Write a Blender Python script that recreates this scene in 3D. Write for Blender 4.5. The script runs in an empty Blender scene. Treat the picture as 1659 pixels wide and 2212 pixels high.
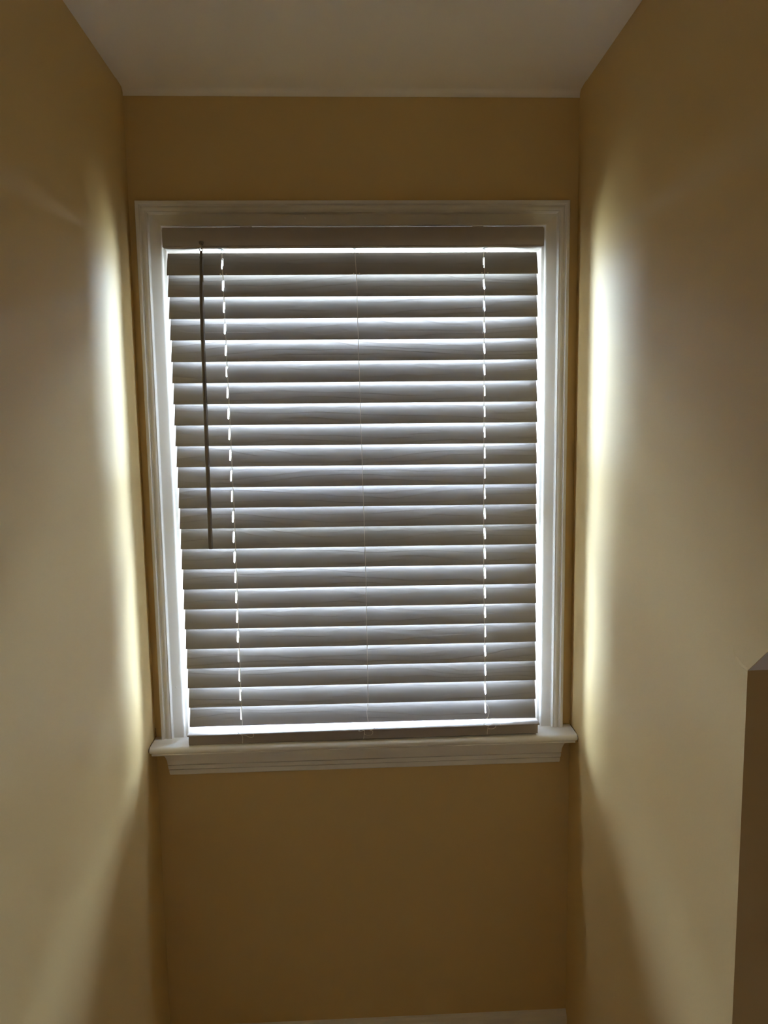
import bpy, bmesh, math, random
from mathutils import Vector, Matrix

random.seed(7)
S = bpy.context.scene
C = S.collection
Z0 = 1.56                       # height of the lens above the floor, about

# ------------------------------------------------------------------ camera
cam = bpy.data.cameras.new('camera')
cam.sensor_fit = 'HORIZONTAL'
cam.sensor_width = 36.0
cam.lens = 36.0 * 1641.45 / 1659.0
cam.clip_start = 0.02
cam.clip_end = 300
camo = bpy.data.objects.new('camera', cam)
C.objects.link(camo)
_r = Vector((0.9989209612634388, -0.044376063149782034, -0.013699568163052494))
_u = Vector((0.018810840261696875, 0.11689489988973002, 0.9929661296682879))
_f = Vector((0.042462518026802044, 0.9921523811386518, -0.11760351679999607))
_m = Matrix((_r, _u, -_f)).transposed().to_4x4()
_m.translation = Vector((-0.01955, -1.70786, Z0 - 0.00489))
camo.matrix_world = _m
S.camera = camo

# ------------------------------------------------------------------ sky, exposure
W = bpy.data.worlds.new('overcast_sky')
S.world = W
W.use_nodes = True
nt = W.node_tree
nt.nodes.clear()
wo = nt.nodes.new('ShaderNodeOutputWorld')
bg = nt.nodes.new('ShaderNodeBackground')
tc = nt.nodes.new('ShaderNodeTexCoord')
sx = nt.nodes.new('ShaderNodeSeparateXYZ')
mr = nt.nodes.new('ShaderNodeMath')            # z from -1..1 to 0..1
mr.operation = 'MULTIPLY_ADD'
mr.inputs[1].default_value = 0.5
mr.inputs[2].default_value = 0.5
cr = nt.nodes.new('ShaderNodeValToRGB')        # overcast day: lawn and far trees low down, the cloud brightest overhead
e = cr.color_ramp.elements
e[0].position = 0.0
e[0].color = (0.11, 0.118, 0.090, 1)
e[1].position = 1.0
e[1].color = (0.77, 0.92, 1.32, 1)
for pos, col in ((0.45, (0.096, 0.112, 0.126, 1)), (0.54, (0.100, 0.118, 0.138, 1)), (0.66, (0.215, 0.268, 0.345, 1))):
    k = e.new(pos)
    k.color = col
nt.links.new(tc.outputs['Generated'], sx.inputs[0])
nt.links.new(sx.outputs['Z'], mr.inputs[0])
nt.links.new(mr.outputs[0], cr.inputs[0])
nt.links.new(cr.outputs[0], bg.inputs['Color'])
nt.links.new(bg.outputs[0], wo.inputs['Surface'])
bg.inputs['Strength'].default_value = 350.0

# portal: only tells the renderer where the daylight comes in
pl = bpy.data.lights.new('window_portal', 'AREA')
pl.shape = 'RECTANGLE'
pl.size = 0.80
pl.size_y = 1.12
pl.cycles.is_portal = True
po = bpy.data.objects.new('window_portal', pl)
po.location = (0, 0.135, Z0 - 0.15)
po.rotation_euler = (math.radians(-90), 0, 0)
C.objects.link(po)

# warm fill light, added unseen behind the camera to lift the dim surfaces
ll = bpy.data.lights.new('warm_fill', 'POINT')
ll.energy = 2.0
ll.color = (1.0, 0.76, 0.48)
ll.shadow_soft_size = 0.22
lo = bpy.data.objects.new('warm_fill', ll)
lo.location = (-0.35, -2.9, 1.5)
C.objects.link(lo)

vs = S.view_settings
S.display_settings.display_device = 'sRGB'
vs.view_transform = 'Standard'
vs.look = 'None'
vs.exposure = 0.36
vs.gamma = 1.0
vs.use_curve_mapping = False
cy = S.cycles
cy.max_bounces = 12
cy.diffuse_bounces = 8
cy.glossy_bounces = 4
cy.transmission_bounces = 4
cy.transparent_max_bounces = 8
cy.caustics_reflective = False
cy.caustics_refractive = False
cy.sample_clamp_indirect = 20.0
cy.use_denoising = True

# ------------------------------------------------------------------ materials
def mat(name, col, rough=0.5, spec=0.5, bump=None, coat=0.0):
    m = bpy.data.materials.new(name)
    m.use_nodes = True
    n = m.node_tree.nodes
    b = n['Principled BSDF']
    b.inputs['Base Color'].default_value = (*col, 1)
    b.inputs['Roughness'].default_value = rough
    b.inputs['Specular IOR Level'].default_value = spec
    b.inputs['Coat Weight'].default_value = coat
    if bump:
        l = m.node_tree.links
        t = n.new('ShaderNodeTexCoord')
        mp = n.new('ShaderNodeMapping')
        mp.inputs['Scale'].default_value = bump[1]
        nz = n.new('ShaderNodeTexNoise')
        nz.inputs['Scale'].default_value = bump[0]
        nz.inputs['Detail'].default_value = 4
        bp = n.new('ShaderNodeBump')
        bp.inputs['Strength'].default_value = bump[2]
        bp.inputs['Distance'].default_value = bump[3]
        l.new(t.outputs['Object'], mp.inputs[0])
        l.new(mp.outputs[0], nz.inputs['Vector'])
        l.new(nz.outputs['Fac'], bp.inputs['Height'])
        l.new(bp.outputs[0], b.inputs['Normal'])
    return m

M_wall = mat('tan_satin_wall_paint', (0.68, 0.503, 0.240), 0.52, 0.22, (160, (1, 1, 1), 0.25, 0.0006))
M_ceil = mat('white_ceiling_paint', (0.90, 0.87, 0.82), 0.65, 0.4, (120, (1, 1, 1), 0.2, 0.0006))
M_trim = mat('white_gloss_trim_paint', (0.80, 0.785, 0.76), 0.25, 0.5, (60, (1, 1, 0.12), 0.10, 0.0010))
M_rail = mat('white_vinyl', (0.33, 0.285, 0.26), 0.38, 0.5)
M_cord = mat('white_cord', (0.80, 0.78, 0.72), 0.8, 0.2)
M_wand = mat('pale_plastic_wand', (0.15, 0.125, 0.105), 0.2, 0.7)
M_dark = mat('dark_plastic', (0.035, 0.03, 0.025), 0.5, 0.4)
M_metal = mat('steel_hook', (0.55, 0.53, 0.50), 0.3, 0.5)
M_metal.node_tree.nodes['Principled BSDF'].inputs['Metallic'].default_value = 1.0
M_floor = mat('beige_carpet', (0.88, 0.78, 0.64), 0.95, 0.1, (400, (1, 1, 1), 0.6, 0.004))

def drips(m):
    n = m.node_tree.nodes; l = m.node_tree.links
    t = n.new('ShaderNodeTexCoord')
    v = n.new('ShaderNodeTexVoronoi'); v.inputs['Scale'].default_value = 38.0
    mr = n.new('ShaderNodeMapRange'); mr.inputs[1].default_value = 0.0; mr.inputs[2].default_value = 0.11
    mr.inputs[3].default_value = 1.0; mr.inputs[4].default_value = 0.0
    sp = n.new('ShaderNodeSeparateColor')
    gt = n.new('ShaderNodeMath'); gt.operation = 'GREATER_THAN'; gt.inputs[1].default_value = 0.72
    mu = n.new('ShaderNodeMath'); mu.operation = 'MULTIPLY'
    bp = n.new('ShaderNodeBump'); bp.inputs['Strength'].default_value = 0.7; bp.inputs['Distance'].default_value = 0.0012
    l.new(t.outputs['Object'], v.inputs['Vector'])
    l.new(v.outputs['Distance'], mr.inputs[0]); l.new(v.outputs['Color'], sp.inputs[0])
    l.new(sp.outputs[0], gt.inputs[0]); l.new(mr.outputs[0], mu.inputs[0]); l.new(gt.outputs[0], mu.inputs[1])
    l.new(mu.outputs[0], bp.inputs['Height'])
    b = n['Principled BSDF']
    l.new(b.inputs['Normal'].links[0].from_socket, bp.inputs['Normal'])
    l.new(bp.outputs[0], b.inputs['Normal'])
drips(M_trim)

# slat: white faux wood with embossed grain lines, a different cut for every slat
def slat_material():
    m = bpy.data.materials.new('white_faux_wood_grain')
    m.use_nodes = True
    n = m.node_tree.nodes
    l = m.node_tree.links
    b = n['Principled BSDF']
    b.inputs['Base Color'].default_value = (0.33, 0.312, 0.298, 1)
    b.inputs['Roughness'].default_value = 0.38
    t = n.new('ShaderNodeTexCoord')
    oi = n.new('ShaderNodeObjectInfo')
    off = n.new('ShaderNodeVectorMath'); off.operation = 'SCALE'
    off.inputs[0].default_value = (37.0, 11.0, 0.0)
    l.new(oi.outputs['Random'], off.inputs['Scale'])
    mp = n.new('ShaderNodeVectorMath'); mp.operation = 'MULTIPLY'
    mp.inputs[1].default_value = (2.3, 20.0, 0.0)
    l.new(t.outputs['Object'], mp.inputs[0])
    ad = n.new('ShaderNodeVectorMath'); ad.operation = 'ADD'
    l.new(mp.outputs[0], ad.inputs[0]); l.new(off.outputs[0], ad.inputs[1])
    nz = n.new('ShaderNodeTexNoise')
    nz.inputs['Scale'].default_value = 1.0
    nz.inputs['Detail'].default_value = 3.0
    nz.inputs['Roughness'].default_value = 0.38
    l.new(ad.outputs[0], nz.inputs['Vector'])
    sy = n.new('ShaderNodeSeparateXYZ')
    l.new(ad.outputs[0], sy.inputs[0])
    mu = n.new('ShaderNodeMath'); mu.operation = 'MULTIPLY'; mu.inputs[1].default_value = 7.5
    l.new(nz.outputs['Fac'], mu.inputs[0])
    sm = n.new('ShaderNodeMath'); sm.operation = 'MULTIPLY_ADD'          # lines run along the slat
    sm.inputs[1].default_value = 2.2
    l.new(sy.outputs['Y'], sm.inputs[0]); l.new(mu.outputs[0], sm.inputs[2])
    fr = n.new('ShaderNodeMath'); fr.operation = 'FRACT'
    l.new(sm.outputs[0], fr.inputs[0])
    cr = n.new('ShaderNodeValToRGB')
    e = cr.color_ramp.elements
    e[0].position = 0.0; e[0].color = (0, 0, 0, 1)
    e[1].position = 1.0; e[1].color = (0, 0, 0, 1)
    a = cr.color_ramp.elements.new(0.12); a.color = (0.9, 0.9, 0.9, 1)
    a = cr.color_ramp.elements.new(0.45); a.color = (0.45, 0.45, 0.45, 1)
    l.new(fr.outputs[0], cr.inputs[0])
    fine = n.new('ShaderNodeVectorMath'); fine.operation = 'MULTIPLY'    # fine fibres between the lines
    fine.inputs[1].default_value = (2.0, 22.0, 1.0)
    l.new(ad.outputs[0], fine.inputs[0])
    nf = n.new('ShaderNodeTexNoise'); nf.inputs['Scale'].default_value = 1.0
    l.new(fine.outputs[0], nf.inputs['Vector'])
    sumh = n.new('ShaderNodeMath'); sumh.operation = 'MULTIPLY_ADD'; sumh.inputs[1].default_value = 0.25
    l.new(nf.outputs['Fac'], sumh.inputs[0]); l.new(cr.outputs[0], sumh.inputs[2])
    bp = n.new('ShaderNodeBump')
    bp.inputs['Strength'].default_value = 0.48
    bp.inputs['Distance'].default_value = 0.0006
    l.new(sumh.outputs[0], bp.inputs['Height'])
    l.new(bp.outputs[0], b.inputs['Normal'])
    return m
M_slat = slat_material()

def glass_material():
    m = bpy.data.materials.new('clear_window_glass')
    m.use_nodes = True
    n = m.node_tree.nodes
    l = m.node_tree.links
    n.clear()
    o = n.new('ShaderNodeOutputMaterial')
    mx = n.new('ShaderNodeMixShader')
    tr = n.new('ShaderNodeBsdfTransparent')
    tr.inputs[0].default_value = (0.95, 0.97, 0.96, 1)
    gl = n.new('ShaderNodeBsdfGlossy')
    gl.inputs['Roughness'].default_value = 0.0
    fr = n.new('ShaderNodeFresnel')
    fr.inputs['IOR'].default_value = 1.45
    l.new(fr.outputs[0], mx.inputs[0])
    l.new(tr.outputs[0], mx.inputs[1])
    l.new(gl.outputs[0], mx.inputs[2])
    l.new(mx.outputs[0], o.inputs[0])
    return m
M_glass = glass_material()

# ------------------------------------------------------------------ mesh helpers
def link(name, bm, m, parent=None, smooth=None):
    me = bpy.data.meshes.new(name)
    bmesh.ops.recalc_face_normals(bm, faces=bm.faces)
    bm.to_mesh(me)
    bm.free()
    if smooth is not None:
        for p in me.polygons:
            p.use_smooth = True
        me.set_sharp_from_angle(angle=math.radians(smooth))
    me.materials.append(m)
    o = bpy.data.objects.new(name, me)
    C.objects.link(o)
    if parent is not None:
        o.parent = parent
    return o

def empty(name, loc=(0, 0, 0)):
    o = bpy.data.objects.new(name, None)
    o.empty_display_size = 0.05
    o.location = loc
    C.objects.link(o)
    return o

def tag(o, label, cat=None, kind=None, group=None):
    o['label'] = label
    if cat: o['category'] = cat
    if kind: o['kind'] = kind
    if group: o['group'] = group
    return o

def box(bm, x0, x1, y0, y1, z0, z1, bev=0.0):
    vs = [bm.verts.new((x, y, z)) for x in (x0, x1) for y in (y0, y1) for z in (z0, z1)]
    q = [(0, 1, 3, 2), (4, 6, 7, 5), (0, 4, 5, 1), (2, 3, 7, 6), (0, 2, 6, 4), (1, 5, 7, 3)]
    fs = [bm.faces.new([vs[i] for i in f]) for f in q]
    if bev > 0:
        es = list({e for f in fs for e in f.edges})
        bmesh.ops.bevel(bm, geom=es, offset=bev, segments=3, affect='EDGES', profile=0.5)

def prism_x(bm, pts, x0, x1):
    """closed (y, z) outline run along x; x0 / x1 may be functions of (y, z)"""
    f0 = x0 if callable(x0) else (lambda y, z: x0)
    f1 = x1 if callable(x1) else (lambda y, z: x1)
    a = [bm.verts.new((f0(y, z), y, z)) for y, z in pts]
    b = [bm.verts.new((f1(y, z), y, z)) for y, z in pts]
    n = len(pts)
    for i in range(n):
        j = (i + 1) % n
        bm.faces.new((a[i], a[j], b[j], b[i]))
    bm.faces.new(a)
    bm.faces.new(b)

def spline(pts, sub=6):
    P = [Vector(p) for p in pts]
    if len(P) < 3:
        return P
    out = []
    for i in range(len(P) - 1):
        p0 = P[max(i - 1, 0)]; p1 = P[i]; p2 = P[i + 1]; p3 = P[min(i + 2, len(P) - 1)]
        for k in range(sub):
            t = k / sub
            out.append(0.5 * ((2 * p1) + (p2 - p0) * t + (2 * p0 - 5 * p1 + 4 * p2 - p3) * t * t
                              + (3 * p1 - p0 - 3 * p2 + p3) * t ** 3))
    out.append(P[-1])
    return out

def tube(bm, pts, r, n=6, radii=None):
    P = [Vector(p) for p in pts]
    rings = []
    ref = None
    for i, p in enumerate(P):
        t = (P[min(i + 1, len(P) - 1)] - P[max(i - 1, 0)])
        if t.length < 1e-9:
            t = Vector((0, 0, -1))
        t.normalize()
        if ref is None:
            ref = Vector((1, 0, 0)) if abs(t.x) < 0.8 else Vector((0, 0, 1))
        a = (ref - t * ref.dot(t)).normalized()
        ref = a
        b = t.cross(a)
        rr = radii[i] if radii else r
        rings.append([bm.verts.new(p + (a * math.cos(2 * math.pi * k / n) + b * math.sin(2 * math.pi * k / n)) * rr)
                      for k in range(n)])
    for i in range(len(rings) - 1):
        for k in range(n):
            bm.faces.new((rings[i][k], rings[i][(k + 1) % n], rings[i + 1][(k + 1) % n], rings[i + 1][k]))
    bm.faces.new(rings[0])
    bm.faces.new(rings[-1])

def ball(bm, c, r, sx=1, sy=1, sz=1):
    bmesh.ops.create_uvsphere(bm, u_segments=8, v_segments=6, radius=r,
                              matrix=Matrix.Translation(c) @ Matrix.Diagonal((sx, sy, sz, 1)))

# ------------------------------------------------------------------ the room
XL, XR = -0.4825, 0.4874        # faces of the dormer's side walls
ZC = Z0 + 0.697                 # dormer ceiling
ZP = Z0 + 0.682                 # where the ceiling paint stops on the window wall
YK = -0.779                     # knee wall
ZK = Z0 - 0.330                 # top of the knee wall
SL = 0.87                       # slope of the attic ceiling
T = 0.10
OL, OR = -0.4065, 0.4070          # rough window opening (jamb faces)
OB, OT = Z0 - 0.7206, Z0 + 0.4175
YO = 0.150                      # outer face of the window wall

bm = bmesh.new()                # window wall: four pieces round the opening
box(bm, XL - T, OL - 0.02, 0, YO, 0, ZC + 0.05)
box(bm, OR + 0.02, XR + T, 0, YO, 0, ZC + 0.05)
box(bm, OL - 0.02, OR + 0.02, 0, YO, 0, OB - 0.03)
box(bm, OL - 0.02, OR + 0.02, 0, YO, OT + 0.02, ZC + 0.05)
o = link('wall_back', bm, M_wall)
tag(o, 'tan painted window wall at the end of the dormer alcove', 'wall', 'structure')

ytop = YK - (ZC - ZK) / SL      # where the dormer ceiling meets the attic slope
def cheek(name, x0, x1, yk, lab):
    bm = bmesh.new()
    yt = yk - (ZC - ZK) / SL
    pts = [(0.0, 0), (yk, 0), (yk, ZK), (yt - 0.05, ZC + 0.05), (0.0, ZC + 0.05)]
    prism_x(bm, pts, x0, x1)
    return tag(link(name, bm, M_wall), lab, 'wall', 'structure')
YKL = -0.86
cheek('wall_left', XL - T, XL, YKL, 'tan satin painted side wall left of the window')
wr = cheek('wall_right', XR, XR + T, YK, 'tan satin painted side wall right of the window, ending at a knee wall corner')

bm = bmesh.new()                # slight ridge of filler running off the knee wall corner
P_ = [(-0.7340, Z0 - 0.3105), (-0.7480, Z0 - 0.3235), (-0.7640, Z0 - 0.3290), (YK + 0.001, Z0 - 0.3302)]
rows = []
for k, (y, z) in enumerate(P_):
    h = (0.0002, 0.0012, 0.0014, 0.0010)[k]
    rows.append([bm.verts.new((XR + 0.0004, y, z + 0.0050)), bm.verts.new((XR - h, y, z)), bm.verts.new((XR + 0.0004, y, z - 0.0020))])
for ra, rb in zip(rows, rows[1:]):
    for j in range(2):
        bm.faces.new((ra[j], ra[j + 1], rb[j + 1], rb[j]))
link('drywall_ridge', bm, M_wall, wr)

# ceiling of the dormer, rounded over onto the window wall
bm = bmesh.new()
pts = [(ytop - 0.10, ZC), (-0.052, ZC), (-0.040, ZC + 0.0012), (-0.026, ZC + 0.0005)]
for k in range(7):
    a = math.radians(90 * k / 6)
    pts.append((-0.0145 + 0.0133 * math.sin(a), ZC - 0.011 + 0.0105 * math.cos(a)))
pts += [(-0.0010, ZP), (0.0, ZP), (0.0, ZC + 0.08), (ytop - 0.10, ZC + 0.08)]
prism_x(bm, pts, XL, XR)
tag(link('ceiling', bm, M_ceil, smooth=40), 'white painted flat ceiling of the dormer alcove', 'ceiling', 'structure')

# the attic room behind the camera: knee walls, slopes, flat ceiling, far walls
RX, RYB, RH = 2.6, -5.2, Z0 + 0.90
yr = YK - (RH - ZK) / SL
def slope_piece(bm, x0, x1, yk=YK):
    y2 = yk - (RH - ZK) / SL
    prism_x(bm, [(yk, ZK), (y2, RH), (y2, RH + 0.1), (yk + 0.09, ZK + 0.02)], x0, x1)
bm = bmesh.new(); box(bm, XR + T, RX, YK, YK + T, 0, ZK + 0.01)
tag(link('wall_knee_right', bm, M_wall), 'short tan knee wall to the right of the dormer opening', 'wall', 'structure')
bm = bmesh.new(); box(bm, -RX, XL - T, YKL, YKL + T, 0, ZK + 0.01)
tag(link('wall_knee_left', bm, M_wall), 'short tan knee wall to the left of the dormer opening', 'wall', 'structure')
bm = bmesh.new(); slope_piece(bm, XR + 0.001, RX)
tag(link('ceiling_slope_right', bm, M_ceil), 'sloping white attic ceiling above the right knee wall', 'ceiling', 'structure')
bm = bmesh.new(); slope_piece(bm, -RX, XL - 0.001, YKL)
tag(link('ceiling_slope_left', bm, M_ceil), 'sloping white attic ceiling above the left knee wall', 'ceiling', 'structure')
bm = bmesh.new()
prism_x(bm, [(ytop - 0.02, ZC), (yr, RH), (yr, RH + 0.1), (ytop - 0.02, RH + 0.1)], XL - 0.001, XR + 0.001)
tag(link('ceiling_slope_middle', bm, M_ceil), 'sloping white attic ceiling above the dormer opening', 'ceiling', 'structure')
bm = bmesh.new(); box(bm, -RX, RX, RYB, yr + 0.12, RH, RH + 0.1)
tag(link('ceiling_main', bm, M_ceil), 'flat white ceiling of the attic room behind the camera', 'ceiling', 'structure')
bm = bmesh.new(); box(bm, -RX - T, RX + T, RYB - T, RYB, 0, RH + 0.1)
tag(link('wall_rear', bm, M_wall), 'tan wall at the far end of the attic room', 'wall', 'structure')
bm = bmesh.new(); box(bm, -RX - T, -RX, RYB, YKL + T, 0, RH + 0.1)
tag(link('wall_room_left', bm, M_wall), 'tan end wall of the attic room on the left', 'wall', 'structure')
bm = bmesh.new(); box(bm, RX, RX + T, RYB, YK + T, 0, RH + 0.1)
tag(link('wall_room_right', bm, M_wall), 'tan end wall of the attic room on the right', 'wall', 'structure')
bm = bmesh.new(); box(bm, -RX - T, RX + T, RYB - T, YO, -0.1, 0)
tag(link('floor', bm, M_floor), 'beige carpeted floor below the frame', 'floor', 'structure')

# baseboard under the window
bm = bmesh.new()
prism_x(bm, [(0, 0), (-0.014, 0), (-0.014, 0.085), (-0.012, 0.093), (-0.007, 0.097), (-0.005, 0.102), (0, 0.1035)], XL, XR)
tag(link('baseboard_back', bm, M_trim), 'white baseboard along the foot of the window wall', 'baseboard', 'structure')

# ------------------------------------------------------------------ the window
win = empty('window_1', (0, 0, OB))
tag(win, 'white cased sash window with moulded trim behind the closed blind', 'window', 'structure')
def wpart(name, bm, m=M_trim, smooth=None):
    for v in bm.verts:
        v.co.z -= OB
    return link(name, bm, m, win, smooth)

# casing: one moulding profile, mitred round the opening  (d from the outer edge, y)
PROF = [(0.0, 0.0), (0.0, -0.0165), (0.0006, -0.0182), (0.0022, -0.0190), (0.0068, -0.0190), (0.0080, -0.0184),
        (0.0088, -0.0158), (0.0100, -0.0148), (0.0116, -0.0150), (0.0132, -0.0164), (0.0155, -0.0172),
        (0.0185, -0.0172), (0.0208, -0.0164), (0.0218, -0.0158), (0.0224, -0.0164), (0.0238, -0.0162), (0.0250, -0.0146),
        (0.0258, -0.0116), (0.0274, -0.0103), (0.0290, -0.0101), (0.0475, -0.0098), (0.0495, -0.0094), (0.0510, -0.0083),
        (0.0517, -0.0064), (0.0520, -0.0040), (0.0520, 0.0)]
CX0, CX1, CZT, CZB = -0.4655, 0.4655, Z0 + 0.4665, OB
def casing(side):
    bm = bmesh.new()
    if side == 'left':
        a = lambda d, y: (CX0 + d, y, CZB); b = lambda d, y: (CX0 + d, y, CZT - d)
    elif side == 'right':
        a = lambda d, y: (CX1 - d, y, CZB); b = lambda d, y: (CX1 - d, y, CZT - d)
    else:
        a = lambda d, y: (CX0 + d, y, CZT - d); b = lambda d, y: (CX1 - d, y, CZT - d)
    A = [bm.verts.new(a(d, y)) for d, y in PROF]
    B = [bm.verts.new(b(d, y)) for d, y in PROF]
    n = len(PROF)
    for i in range(n):
        j = (i + 1) % n
        bm.faces.new((A[i], A[j], B[j], B[i]))
    bm.faces.new(A); bm.faces.new(B)
    return bm
wpart('side_casing', casing('left'), smooth=25)
wpart('side_casing', casing('right'), smooth=25)
wpart('head_casing', casing('top'), smooth=25)

# jambs
for x0, x1 in ((OL - 0.0195, OL), (OR, OR + 0.0195)):
    bm = bmesh.new(); box(bm, x0, x1, 0.0, YO, OB, OT, 0.001)
    wpart('side_jamb', bm)
bm = bmesh.new(); box(bm, OL - 0.0195, OR + 0.0195, 0.0, YO, OT, OT + 0.0195, 0.001)
wpart('head_jamb', bm)
bm = bmesh.new(); box(bm, OL + 0.0005, OR - 0.0005, 0.0005, 0.060, OT - 0.0300, OT, 0.0008)  # strip added behind the head rail to keep daylight out of the gap
wpart('head_light_block', bm)

# stool: board with a rounded nose and horns reaching the side walls
bm = bmesh.new()
nose = [(-0.0022, OB), (-0.0595, OB)]
for k in range(1, 8):
    a = math.radians(90 - 118 * k / 7)
    nose.append((-0.0595 - 0.0085 * math.cos(a), OB - 0.0085 + 0.0085 * math.sin(a)))
nose += [(-0.0640, OB - 0.0150), (-0.0652, OB - 0.0172), (-0.0640, OB - 0.0195), (-0.061, OB - 0.0200), (-0.0022, OB - 0.0200)]
prism_x(bm, nose, lambda y, z: XL + 0.0024 + (0.004 if z < OB - 0.012 else 0), lambda y, z: XR - 0.0018 - (0.004 if z < OB - 0.012 else 0))
wpart('stool', bm, smooth=35)
bm = bmesh.new(); box(bm, OL - 0.0195, OR + 0.0195, -0.0005, YO + 0.03, OB - 0.020, OB, 0.0008)
wpart('sill_board', bm)

# open caulk joints, dark and ragged, between the horns, the walls and the window wall
cr_ = random.Random(11)
def crack(pts, r=0.0007):
    bm = bmesh.new()
    q = spline(pts, 4)
    q = [p + Vector((0, cr_.uniform(-0.0005, 0.0005), cr_.uniform(-0.0005, 0.0005))) for p in q]
    tube(bm, q, r, 5, radii=[r * cr_.uniform(0.3, 0.9) for _ in q])
    wpart('caulk_crack', bm, M_dark)
crack([(XR - 0.0006, -0.0015, OB + 0.0012), (XR - 0.0006, -0.025, OB + 0.0004), (XR - 0.0006, -0.050, OB), (XR - 0.0005, -0.064, OB - 0.004), (XR - 0.0005, -0.0672, OB - 0.0095), (XR - 0.0005, -0.063, OB - 0.0165)])
crack([(XR - 0.020, -0.0006, OB + 0.0006), (XR - 0.008, -0.0006, OB + 0.0010), (XR - 0.0006, -0.0006, OB + 0.0030), (XR - 0.0010, -0.0006, OB + 0.0100)], 0.0006)
crack([(XL + 0.0010, -0.0015, OB + 0.0012), (XL + 0.0010, -0.025, OB + 0.0004), (XL + 0.0010, -0.050, OB), (XL + 0.0010, -0.064, OB - 0.004), (XL + 0.0010, -0.0672, OB - 0.0095)], 0.0009)
crack([(XL + 0.0010, -0.0006, OB + 0.0010), (XL + 0.0008, -0.0006, OB + 0.0120), (XL + 0.0010, -0.0006, OB + 0.0200)], 0.0006)

# apron with returned ends: the outline of the ends is the profile itself
AZ = OB - 0.0202
AP = [(-0.0010, AZ), (-0.0330, AZ), (-0.0335, AZ - 0.0010), (-0.0335, AZ - 0.0065), (-0.0318, AZ - 0.0110), (-0.0290, AZ - 0.0165),
      (-0.0266, AZ - 0.0230), (-0.0248, AZ - 0.0300), (-0.0240, AZ - 0.0380), (-0.0236, AZ - 0.0388), (-0.0204, AZ - 0.0392), (-0.0204, AZ - 0.0402),
      (-0.0234, AZ - 0.0408), (-0.0236, AZ - 0.0420), (-0.0226, AZ - 0.0498), (-0.0222, AZ - 0.0506), (-0.0190, AZ - 0.0510), (-0.0190, AZ - 0.0519),
      (-0.0214, AZ - 0.0524), (-0.0216, AZ - 0.0540), (-0.0206, AZ - 0.0625), (-0.0192, AZ - 0.0647), (-0.0010, AZ - 0.0647)]
bm = bmesh.new()
k_ = 0.90
prism_x(bm, AP, lambda y, z: -0.4480 - max(0, (-y - 0.0195)) * k_, lambda y, z: 0.4570 + max(0, (-y - 0.0195)) * k_)
wpart('apron', bm, smooth=25)

# sashes and panes
def sash(z0, z1, y0, y1):
    bm = bmesh.new()
    st = 0.048
    box(bm, OL + 0.001, OL + st, y0, y1, z0, z1, 0.002)
    box(bm, OR - st, OR - 0.001, y0, y1, z0, z1, 0.002)
    box(bm, OL + st, OR - st, y0, y1, z0, z0 + st, 0.002)
    box(bm, OL + st, OR - st, y0, y1, z1 - st, z1, 0.002)
    s = wpart('sash', bm)
    bm = bmesh.new()
    box(bm, OL + st, OR - st, (y0 + y1) / 2 - 0.002, (y0 + y1) / 2 + 0.002, z0 + st, z1 - st)
    for v in bm.verts:
        v.co.z -= OB
    link('pane', bm, M_glass, s)
zm = (OB + OT) / 2
sash(OB + 0.002, zm + 0.018, 0.070, 0.098)
sash(zm - 0.018, OT - 0.002, 0.102, 0.130)

# ------------------------------------------------------------------ the blind
BZ = Z0 - 0.7206
bl = empty('window_blind', (0, -0.031, BZ))
tag(bl, 'closed white faux-wood slat blind with a hanging tilt wand in the window', 'blind')
def bpart(name, bm, m=M_rail, smooth=None, parent=None):
    for v in bm.verts:
        v.co.y += 0.031
        v.co.z -= BZ
    return link(name, bm, m, parent or bl, smooth)

# head rail: open box channel
HB = Z0 + 0.3615
bm = bmesh.new()
box(bm, -0.4005, 0.3975, -0.0585, -0.0035, HB, HB + 0.0016, 0.0005)
box(bm, -0.4005, 0.3975, -0.0585, -0.0570, HB + 0.0016, HB + 0.0355)
box(bm, -0.4005, 0.3975, -0.0050, -0.0035, HB + 0.0016, HB + 0.0355)
box(bm, -0.4015, -0.4005, -0.0585, -0.0035, HB, HB + 0.0355)
box(bm, 0.3975, 0.3985, -0.0585, -0.0035, HB, HB + 0.0355)
box(bm, -0.4005, 0.3975, -0.0585, -0.0035, HB + 0.0355, HB + 0.0370)
bpart('head_rail', bm)

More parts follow.
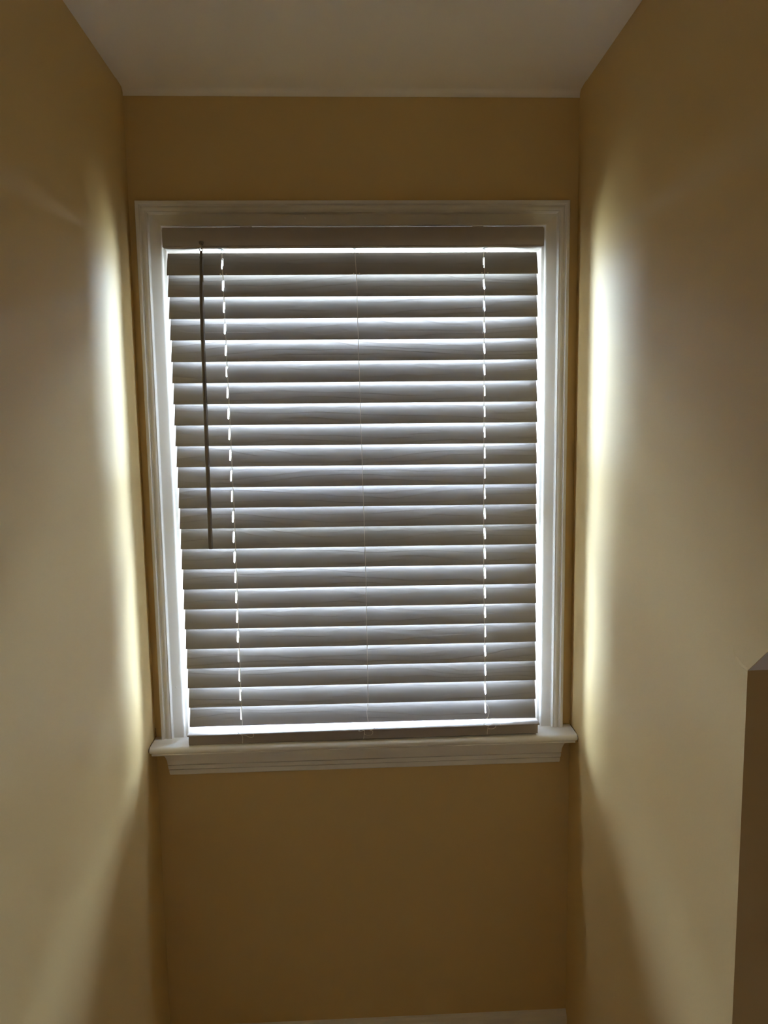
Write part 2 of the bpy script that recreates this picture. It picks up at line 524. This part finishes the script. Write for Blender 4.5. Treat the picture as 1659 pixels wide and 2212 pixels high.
# valance with a hole for the wand hook
VX0, VX1 = -0.3975, 0.3935
HXC = -0.3192                    # wand hole
def valance():
    bm = bmesh.new()
    zb, zt = Z0 + 0.3565, Z0 + 0.3995
    front = [(-0.0690, zt - 0.0012), (-0.0705, zt - 0.0022), (-0.0716, zt - 0.010), (-0.0712, zt - 0.0225),
             (-0.0704, zt - 0.0276), (-0.0698, zt - 0.0296), (-0.0685, zt - 0.0330), (-0.0668, zt - 0.0365),
             (-0.0662, zt - 0.0376), (-0.0668, zt - 0.0388), (-0.0660, zt - 0.0405), (-0.0630, zt - 0.0415), (-0.0600, zt - 0.0418)]
    back = [(y + 0.0045 if i < 10 else y, z) for i, (y, z) in enumerate(front)]
    xs = [VX0, HXC - 0.0052, HXC - 0.0024, HXC + 0.0024, HXC + 0.0052, VX1]
    # rows 4..7 carry the octagonal hole
    F = [[bm.verts.new((x, y, z)) for x in xs] for y, z in front]
    inner = [(-0.0640, zt - 0.0012), (-0.0640, zt - 0.0412), (-0.0600, zt - 0.0414)]
    def row(i, j):
        return F[i][j], F[i][j + 1], F[i + 1][j + 1], F[i + 1][j]
    for i in range(len(front) - 1):
        for j in range(len(xs) - 1):
            if j in (1, 2, 3) and i in (4, 5, 6):
                q = row(i, j)
                if i == 5 or j == 2:
                    continue
                if i == 4 and j == 1: bm.faces.new((q[0], q[1], q[3]))
                if i == 4 and j == 3: bm.faces.new((q[0], q[1], q[2]))
                if i == 6 and j == 1: bm.faces.new((q[0], q[2], q[3]))
                if i == 6 and j == 3: bm.faces.new((q[1], q[2], q[3]))
                continue
            bm.faces.new(row(i, j))
    # back skin
    Bk = [[bm.verts.new((x, y, z)) for x in (VX0, VX1)] for y, z in inner]
    for i in range(2):
        bm.faces.new((Bk[i][0], Bk[i][1], Bk[i + 1][1], Bk[i + 1][0]))
    bm.faces.new([v for v in F[0]] + [Bk[0][1], Bk[0][0]])
    bm.faces.new([v for v in F[-1]] + [Bk[-1][1], Bk[-1][0]])
    bm.faces.new([F[i][0] for i in range(len(front))] + [Bk[2][0], Bk[1][0], Bk[0][0]])
    bm.faces.new([F[i][-1] for i in range(len(front))] + [Bk[2][1], Bk[1][1], Bk[0][1]])
    # dark socket wall seen through the hole
    return bm
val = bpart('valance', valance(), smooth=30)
bm = bmesh.new(); box(bm, HXC - 0.009, HXC + 0.009, -0.0635, -0.0600, Z0 + 0.359, Z0 + 0.380)
bpart('tilter_socket', bm, M_dark, parent=val)
for xa, xb in ((-0.2385, -0.2144), (0.2444, 0.2671)):
    bm = bmesh.new()
    box(bm, xa, xb, -0.0690, -0.030, Z0 + 0.3980, Z0 + 0.3998)
    box(bm, xa + 0.003, xb - 0.003, -0.0500, -0.030, Z0 + 0.3998, Z0 + 0.4045, 0.001)
    bpart('valance_clip', bm)

# slats
LEN, WID, TH = 0.7905, 0.0505, 0.0030
HOLES = (-0.2796, 0.2792)
def slat_mesh():
    bm = bmesh.new()
    w = WID / 2
    hw, h0, h1, tip = 0.0018, -0.0105, 0.0110, 0.0022
    xs = [-LEN / 2]
    for h in HOLES:
        xs += [h - hw, h, h + hw]
    xs += [LEN / 2]
    ys = [-w, -w + 0.0010, -w + 0.008, h0 - tip, h0, 0.0, h1, h1 + tip, w - 0.008, w - 0.0010, w]
    def zc(y):
        return 0.0007 * (1 - (y / w) ** 2)
    def th(y):
        e = w - abs(y)
        return TH / 2 * (0.35 if e < 1e-5 else (1.0 if e > 0.0011 else 0.9))
    G = []
    for s in (1, -1):
        G.append([[bm.verts.new((x, y, zc(y) + s * th(y))) for x in xs] for y in ys])
    nx, ny = len(xs), len(ys)
    hole_cols = {1: 0, 2: 1, 4: 0, 5: 1}     # left half / right half of a hole
    for g in G:
        for i in range(ny - 1):
            for j in range(nx - 1):
                q = [g[i][j], g[i][j + 1], g[i + 1][j + 1], g[i + 1][j]]
                if j in hole_cols:
                    half = hole_cols[j]
                    if i in (4, 5):
                        continue
                    if i == 3:      # pointed foot
                        bm.faces.new((q[0], q[1], q[3]) if half == 0 else (q[0], q[1], q[2])); continue
                    if i == 6:      # pointed head
                        bm.faces.new((q[0], q[2], q[3]) if half == 0 else (q[1], q[2], q[3])); continue
                bm.faces.new(q)
    a, b = G
    for i in range(ny - 1):
        for j in (0, nx - 1):
            bm.faces.new((a[i][j], a[i + 1][j], b[i + 1][j], b[i][j]))
    for j in range(nx - 1):
        for i in (0, ny - 1):
            bm.faces.new((a[i][j], a[i][j + 1], b[i][j + 1], b[i][j]))
    for c in (2, 5):                # walls of the cord holes
        ring = [(3, c), (4, c + 1), (5, c + 1), (6, c + 1), (7, c), (6, c - 1), (5, c - 1), (4, c - 1)]
        for k in range(8):
            p, q = ring[k], ring[(k + 1) % 8]
            bm.faces.new((a[p[0]][p[1]], a[q[0]][q[1]], b[q[0]][q[1]], b[p[0]][p[1]]))
    return bm

NS = 23
def lerp(a, b, t): return a + (b - a) * t
TILT = math.radians(72.5)
first = None
slat_bottom = []
rt = random.Random(3)
for i in range(NS):
    t = i / (NS - 1)
    zb = Z0 + lerp(0.3082, -0.6862, t)
    roll = lerp(0.0006, 0.0060, i / 10) if i <= 10 else lerp(0.0060, 0.0041, (i - 10) / 12)
    tilt = TILT + math.radians(rt.uniform(-0.8, 0.8))
    if i >= NS - 2:
        tilt -= math.radians(2.0)
    xc = lerp(-0.0043, 0.0004, t)
    cyy = -0.0385 + 0.5 * WID * math.cos(tilt)
    czz = zb + 0.5 * WID * math.sin(tilt)
    if first is None:
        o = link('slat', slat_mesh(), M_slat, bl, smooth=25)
        first = o
    else:
        o = first.copy()
        C.objects.link(o)
    o.location = (xc, cyy + 0.031, czz - BZ)
    o.rotation_euler = (tilt, roll + rt.uniform(-0.0006, 0.0006), 0)
    slat_bottom.append(zb)

# small plastic pins on the top slat beside every ladder
def pin_bm(r=0.0016):
    bm = bmesh.new(); ball(bm, (0, 0, 0), r, 1, 1, 0.8); return bm
pin = None
for lx in (-0.2775, 0.0046, 0.2802):
    for dx in (-0.0062, 0.0062):
        for ly in (-0.0237, 0.0243):
            if pin is None:
                pin = link('pin', pin_bm(), M_cord, first, smooth=60); p = pin
            else:
                p = pin.copy(); C.objects.link(p)
            p.location = (lx + dx, ly, 0.0013)

# bottom rail: flat topped bar with a lipped edge, lying on the stool, its right end a little up
RL0, RL1 = -0.3945, 0.3965
bm = bmesh.new()
rz = BZ + 0.0004
pr = [(-0.0035, rz + 0.001), (-0.0560, rz), (-0.0566, rz + 0.0006), (-0.0562, rz + 0.0192), (-0.0572, rz + 0.0206),
      (-0.0602, rz + 0.0214), (-0.0606, rz + 0.0226), (-0.0600, rz + 0.0240), (-0.0580, rz + 0.0247),
      (-0.0050, rz + 0.0255), (-0.0030, rz + 0.0245), (-0.0020, rz + 0.0225), (-0.0035, rz + 0.0200)]
prism_x(bm, pr, lambda y, z: RL0 - (0.0022 if z > rz + 0.0205 else 0), lambda y, z: RL1 + (0.0030 if z > rz + 0.0205 else 0))
for v in bm.verts:
    v.co.z += (v.co.x - RL0) * 0.0040
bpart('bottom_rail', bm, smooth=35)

# ladder and lift cords
CF = -0.0412
LAD = {
    'left': [(-0.2836, 1.9147), (-0.2824, 1.8721), (-0.2816, 1.8149), (-0.2806, 1.7136), (-0.278, 1.4914), (-0.2763, 1.3464),
             (-0.2765, 1.1732), (-0.2767, 0.9678), (-0.2759, 0.8874)],
    'middle': [(-0.003, 1.9135), (0.0, 1.8658), (0.0042, 1.5373), (0.0091, 1.219), (0.0097, 0.9408)],
    'right': [(0.2753, 1.9124), (0.2741, 1.8013), (0.2736, 1.4828), (0.2741, 1.2024), (0.2783, 0.9184)],
}
def ladder_x(key, z):
    P = LAD[key]
    if z >= P[0][1]: return P[0][0]
    for (xa, za), (xb, zb) in zip(P, P[1:]):
        if z >= zb:
            return lerp(xa, xb, (za - z) / (za - zb))
    return P[-1][0]
CORD_R = 0.00062
TAILS = {
    'left': [[(-0.2756, -0.043, 0.8882), (-0.2759, -0.043, 0.8751), (-0.2761, -0.050, 0.8690), (-0.2809, -0.0555, 0.8672), (-0.2841, -0.0600, 0.8672),
              (-0.2836, -0.0610, 0.8690), (-0.2807, -0.0612, 0.8652), (-0.2766, -0.0612, 0.8635), (-0.2674, -0.0605, 0.861), (-0.2593, -0.0600, 0.8569), (-0.2542, -0.0605, 0.8557),
              (-0.25, -0.0605, 0.8577), (-0.2488, -0.0605, 0.8615), (-0.2508, -0.0605, 0.8645)],
             [(-0.289, -0.0615, 0.8639), (-0.2838, -0.0612, 0.8648), (-0.2777, -0.0590, 0.8619), (-0.2743, -0.0578, 0.8574), (-0.274, -0.0578, 0.8487),
              (-0.2749, -0.0575, 0.8405)],
             [(-0.2760, -0.0440, 0.8740), (-0.2768, -0.0500, 0.8676), (-0.2788, -0.0560, 0.8672)]],
    'middle': [[(0.0097, -0.042, 0.9412), (0.0094, -0.042, 0.9226), (0.0076, -0.042, 0.9084), (0.0064, -0.042, 0.8975), (0.0082, -0.042, 0.881),
                (0.0113, -0.044, 0.8735), (0.0158, -0.050, 0.8690), (0.0241, -0.054, 0.8690), (0.0246, -0.0575, 0.8690), (0.0198, -0.0610, 0.8675),
                (0.0149, -0.0615, 0.8655)],
               [(0.0122, -0.0605, 0.8644), (0.0179, -0.0605, 0.862), (0.0184, -0.0605, 0.8566), (0.0141, -0.0600, 0.8523), (0.0068, -0.0595, 0.8517),
                (0.0005, -0.0590, 0.8544), (-0.0004, -0.0600, 0.8594)],
               [(-0.0103, -0.0612, 0.8651), (-0.0134, -0.0612, 0.8636), (-0.0114, -0.0605, 0.8614), (-0.0066, -0.0605, 0.8623), (-0.0003, -0.0605, 0.8640),
                (-0.001, -0.0585, 0.8528), (-0.0022, -0.0580, 0.8441), (-0.0044, -0.0578, 0.8410)]],
    'right': [[(0.278, -0.0415, 0.9192), (0.2791, -0.043, 0.9137), (0.2839, -0.044, 0.9047), (0.2866, -0.045, 0.8958), (0.285, -0.045, 0.8837),
               (0.2807, -0.046, 0.875), (0.2786, -0.052, 0.8705), (0.2712, -0.0590, 0.8705), (0.2732, -0.0622, 0.8690), (0.2806, -0.0625, 0.8673), (0.287, -0.0622, 0.8686),
               (0.2944, -0.0618, 0.8711), (0.3018, -0.0618, 0.8708), (0.3082, -0.0618, 0.869), (0.3108, -0.0622, 0.8672)],
              [(0.2819, -0.0600, 0.8595), (0.2872, -0.0615, 0.8588), (0.2935, -0.0620, 0.8597), (0.2978, -0.0622, 0.8629), (0.2988, -0.0622, 0.8661)],
              [(0.2813, -0.0610, 0.8656), (0.2803, -0.0580, 0.8546), (0.2793, -0.0576, 0.8440)]],
}
for key in ('left', 'middle', 'right'):
    # front cord
    bm = bmesh.new()
    zt = HB
    zend = {'left': 0.8874, 'middle': 0.9408, 'right': 0.9184}[key]
    pts = [(ladder_x(key, zt), -0.0405, zt)]
    z = zt
    jr = random.Random(len(key))
    for k, zb in enumerate(slat_bottom):
        if zb < zend: break
        x = ladder_x(key, zb)
        pts.append((ladder_x(key, zb + 0.021) + jr.uniform(-0.0006, 0.0006), -0.0404, zb + 0.021))
        pts.append((x, -0.0410, zb))
    pts.append((ladder_x(key, zend), CF, zend))
    tube(bm, pts, CORD_R, 6)
    fc = bpart('ladder_cord', bm, M_cord, smooth=60)
    # rear cord
    bm = bmesh.new()
    tube(bm, [(ladder_x(key, zt) + 0.003, -0.0215, zt), (ladder_x(key, 1.3) + 0.001, -0.0205, 1.3), (ladder_x(key, 0.87), -0.0215, BZ + 0.0268)], CORD_R, 6)
    bpart('ladder_cord', bm, M_cord, smooth=60)
    # rungs under the slats
    bm = bmesh.new()
    for zb in slat_bottom:
        x = ladder_x(key, zb)
        tube(bm, [(x + 0.0008, -0.0408, zb - 0.0016), (x + 0.0008, -0.0330, zb + 0.0040), (x + 0.0008, -0.0215, zb + 0.0440)], 0.0004, 4)
    r = bpart('ladder_rungs', bm, M_cord, parent=fc); r['kind'] = 'stuff'
    # lift cord through the holes of the outer ladders
    if key != 'middle':
        bm = bmesh.new()
        dx = 0.0006 if key == 'left' else -0.0006
        pts = []
        for i, zb in enumerate(slat_bottom):
            t = i / (NS - 1)
            hx = lerp(-0.0043, 0.0004, t) + HOLES[0 if key == 'left' else 1] + dx
            pts.append((hx, -0.0312, zb + 0.0244))
        pts = [(pts[0][0], -0.0312, HB)] + pts + [(pts[-1][0], -0.0312, BZ + 0.027)]
        tube(bm, pts, 0.0006, 6)
        bpart('lift_cord', bm, M_cord, smooth=60)
    for tp in TAILS[key]:
        bm = bmesh.new()
        tube(bm, spline(tp, 6), CORD_R, 6)
        bpart('cord_tail', bm, M_cord, smooth=60)
    # dark cradle where the ladder leaves the head rail
    bm = bmesh.new()
    lx = ladder_x(key, HB)
    sh = {'left': -0.004, 'middle': 0.0, 'right': 0.0035}[key]
    a = [(lx - 0.0035 + sh, -0.0600), (lx + 0.0030 + sh, -0.0600), (lx + 0.0040, -0.026), (lx - 0.0040, -0.026)]
    v0 = [bm.verts.new((x, y, HB - 0.0012)) for x, y in a]
    v1 = [bm.verts.new((x, y, HB + 0.0008)) for x, y in a]
    bm.faces.new(v0); bm.faces.new(v1)
    for k in range(4):
        bm.faces.new((v0[k], v0[(k + 1) % 4], v1[(k + 1) % 4], v1[k]))
    bpart('cord_cradle', bm, M_dark)

# wand and its hook
bm = bmesh.new()
WP = [(-0.3184, -0.0790, 1.9010), (-0.3190, -0.0795, 1.8850), (-0.3196, -0.0800, 1.8680), (-0.3203, -0.0805, 1.8450), (-0.3212, -0.081, 1.8000),
      (-0.3222, -0.081, 1.7000), (-0.3230, -0.081, 1.5000), (-0.3234, -0.081, 1.2930), (-0.3234, -0.081, 1.2905), (-0.3234, -0.081, 1.2892)]
tube(bm, WP, 0.004, 6, radii=[0.0030, 0.0036, 0.0038, 0.0043, 0.0046, 0.0044, 0.0044, 0.0047, 0.0046, 0.0038])
wand = bpart('wand', bm, M_wand, smooth=40)
bm = bmesh.new()
tube(bm, spline([(HXC, -0.0630, 1.9255), (HXC, -0.0720, 1.9250), (HXC + 0.0006, -0.0780, 1.9225), (HXC + 0.0014, -0.0805, 1.9180), (HXC + 0.0012, -0.0805, 1.9120)], 5), 0.0011, 8)
bpart('wand_hook', bm, M_metal, smooth=60, parent=wand)
bm = bmesh.new()
ring = [(HXC + 0.0008 + 0.0034 * math.sin(a), -0.0795 - 0.0012 * math.cos(a), 1.9125 + 0.0044 * math.cos(a)) for a in [2 * math.pi * k / 16 for k in range(17)]]
tube(bm, ring, 0.0010, 6)
bpart('wand_ring', bm, M_metal, smooth=60, parent=wand)
bm = bmesh.new()
tube(bm, [(HXC + 0.0008, -0.0790, 1.9095), (HXC + 0.0006, -0.0790, 1.9070), (HXC + 0.0008, -0.0790, 1.9010), (HXC + 0.0004, -0.0792, 1.8945)], 0.004, 8,
     radii=[0.0018, 0.0028, 0.0032, 0.0040])
bpart('wand_cap', bm, M_wand, smooth=50, parent=wand)
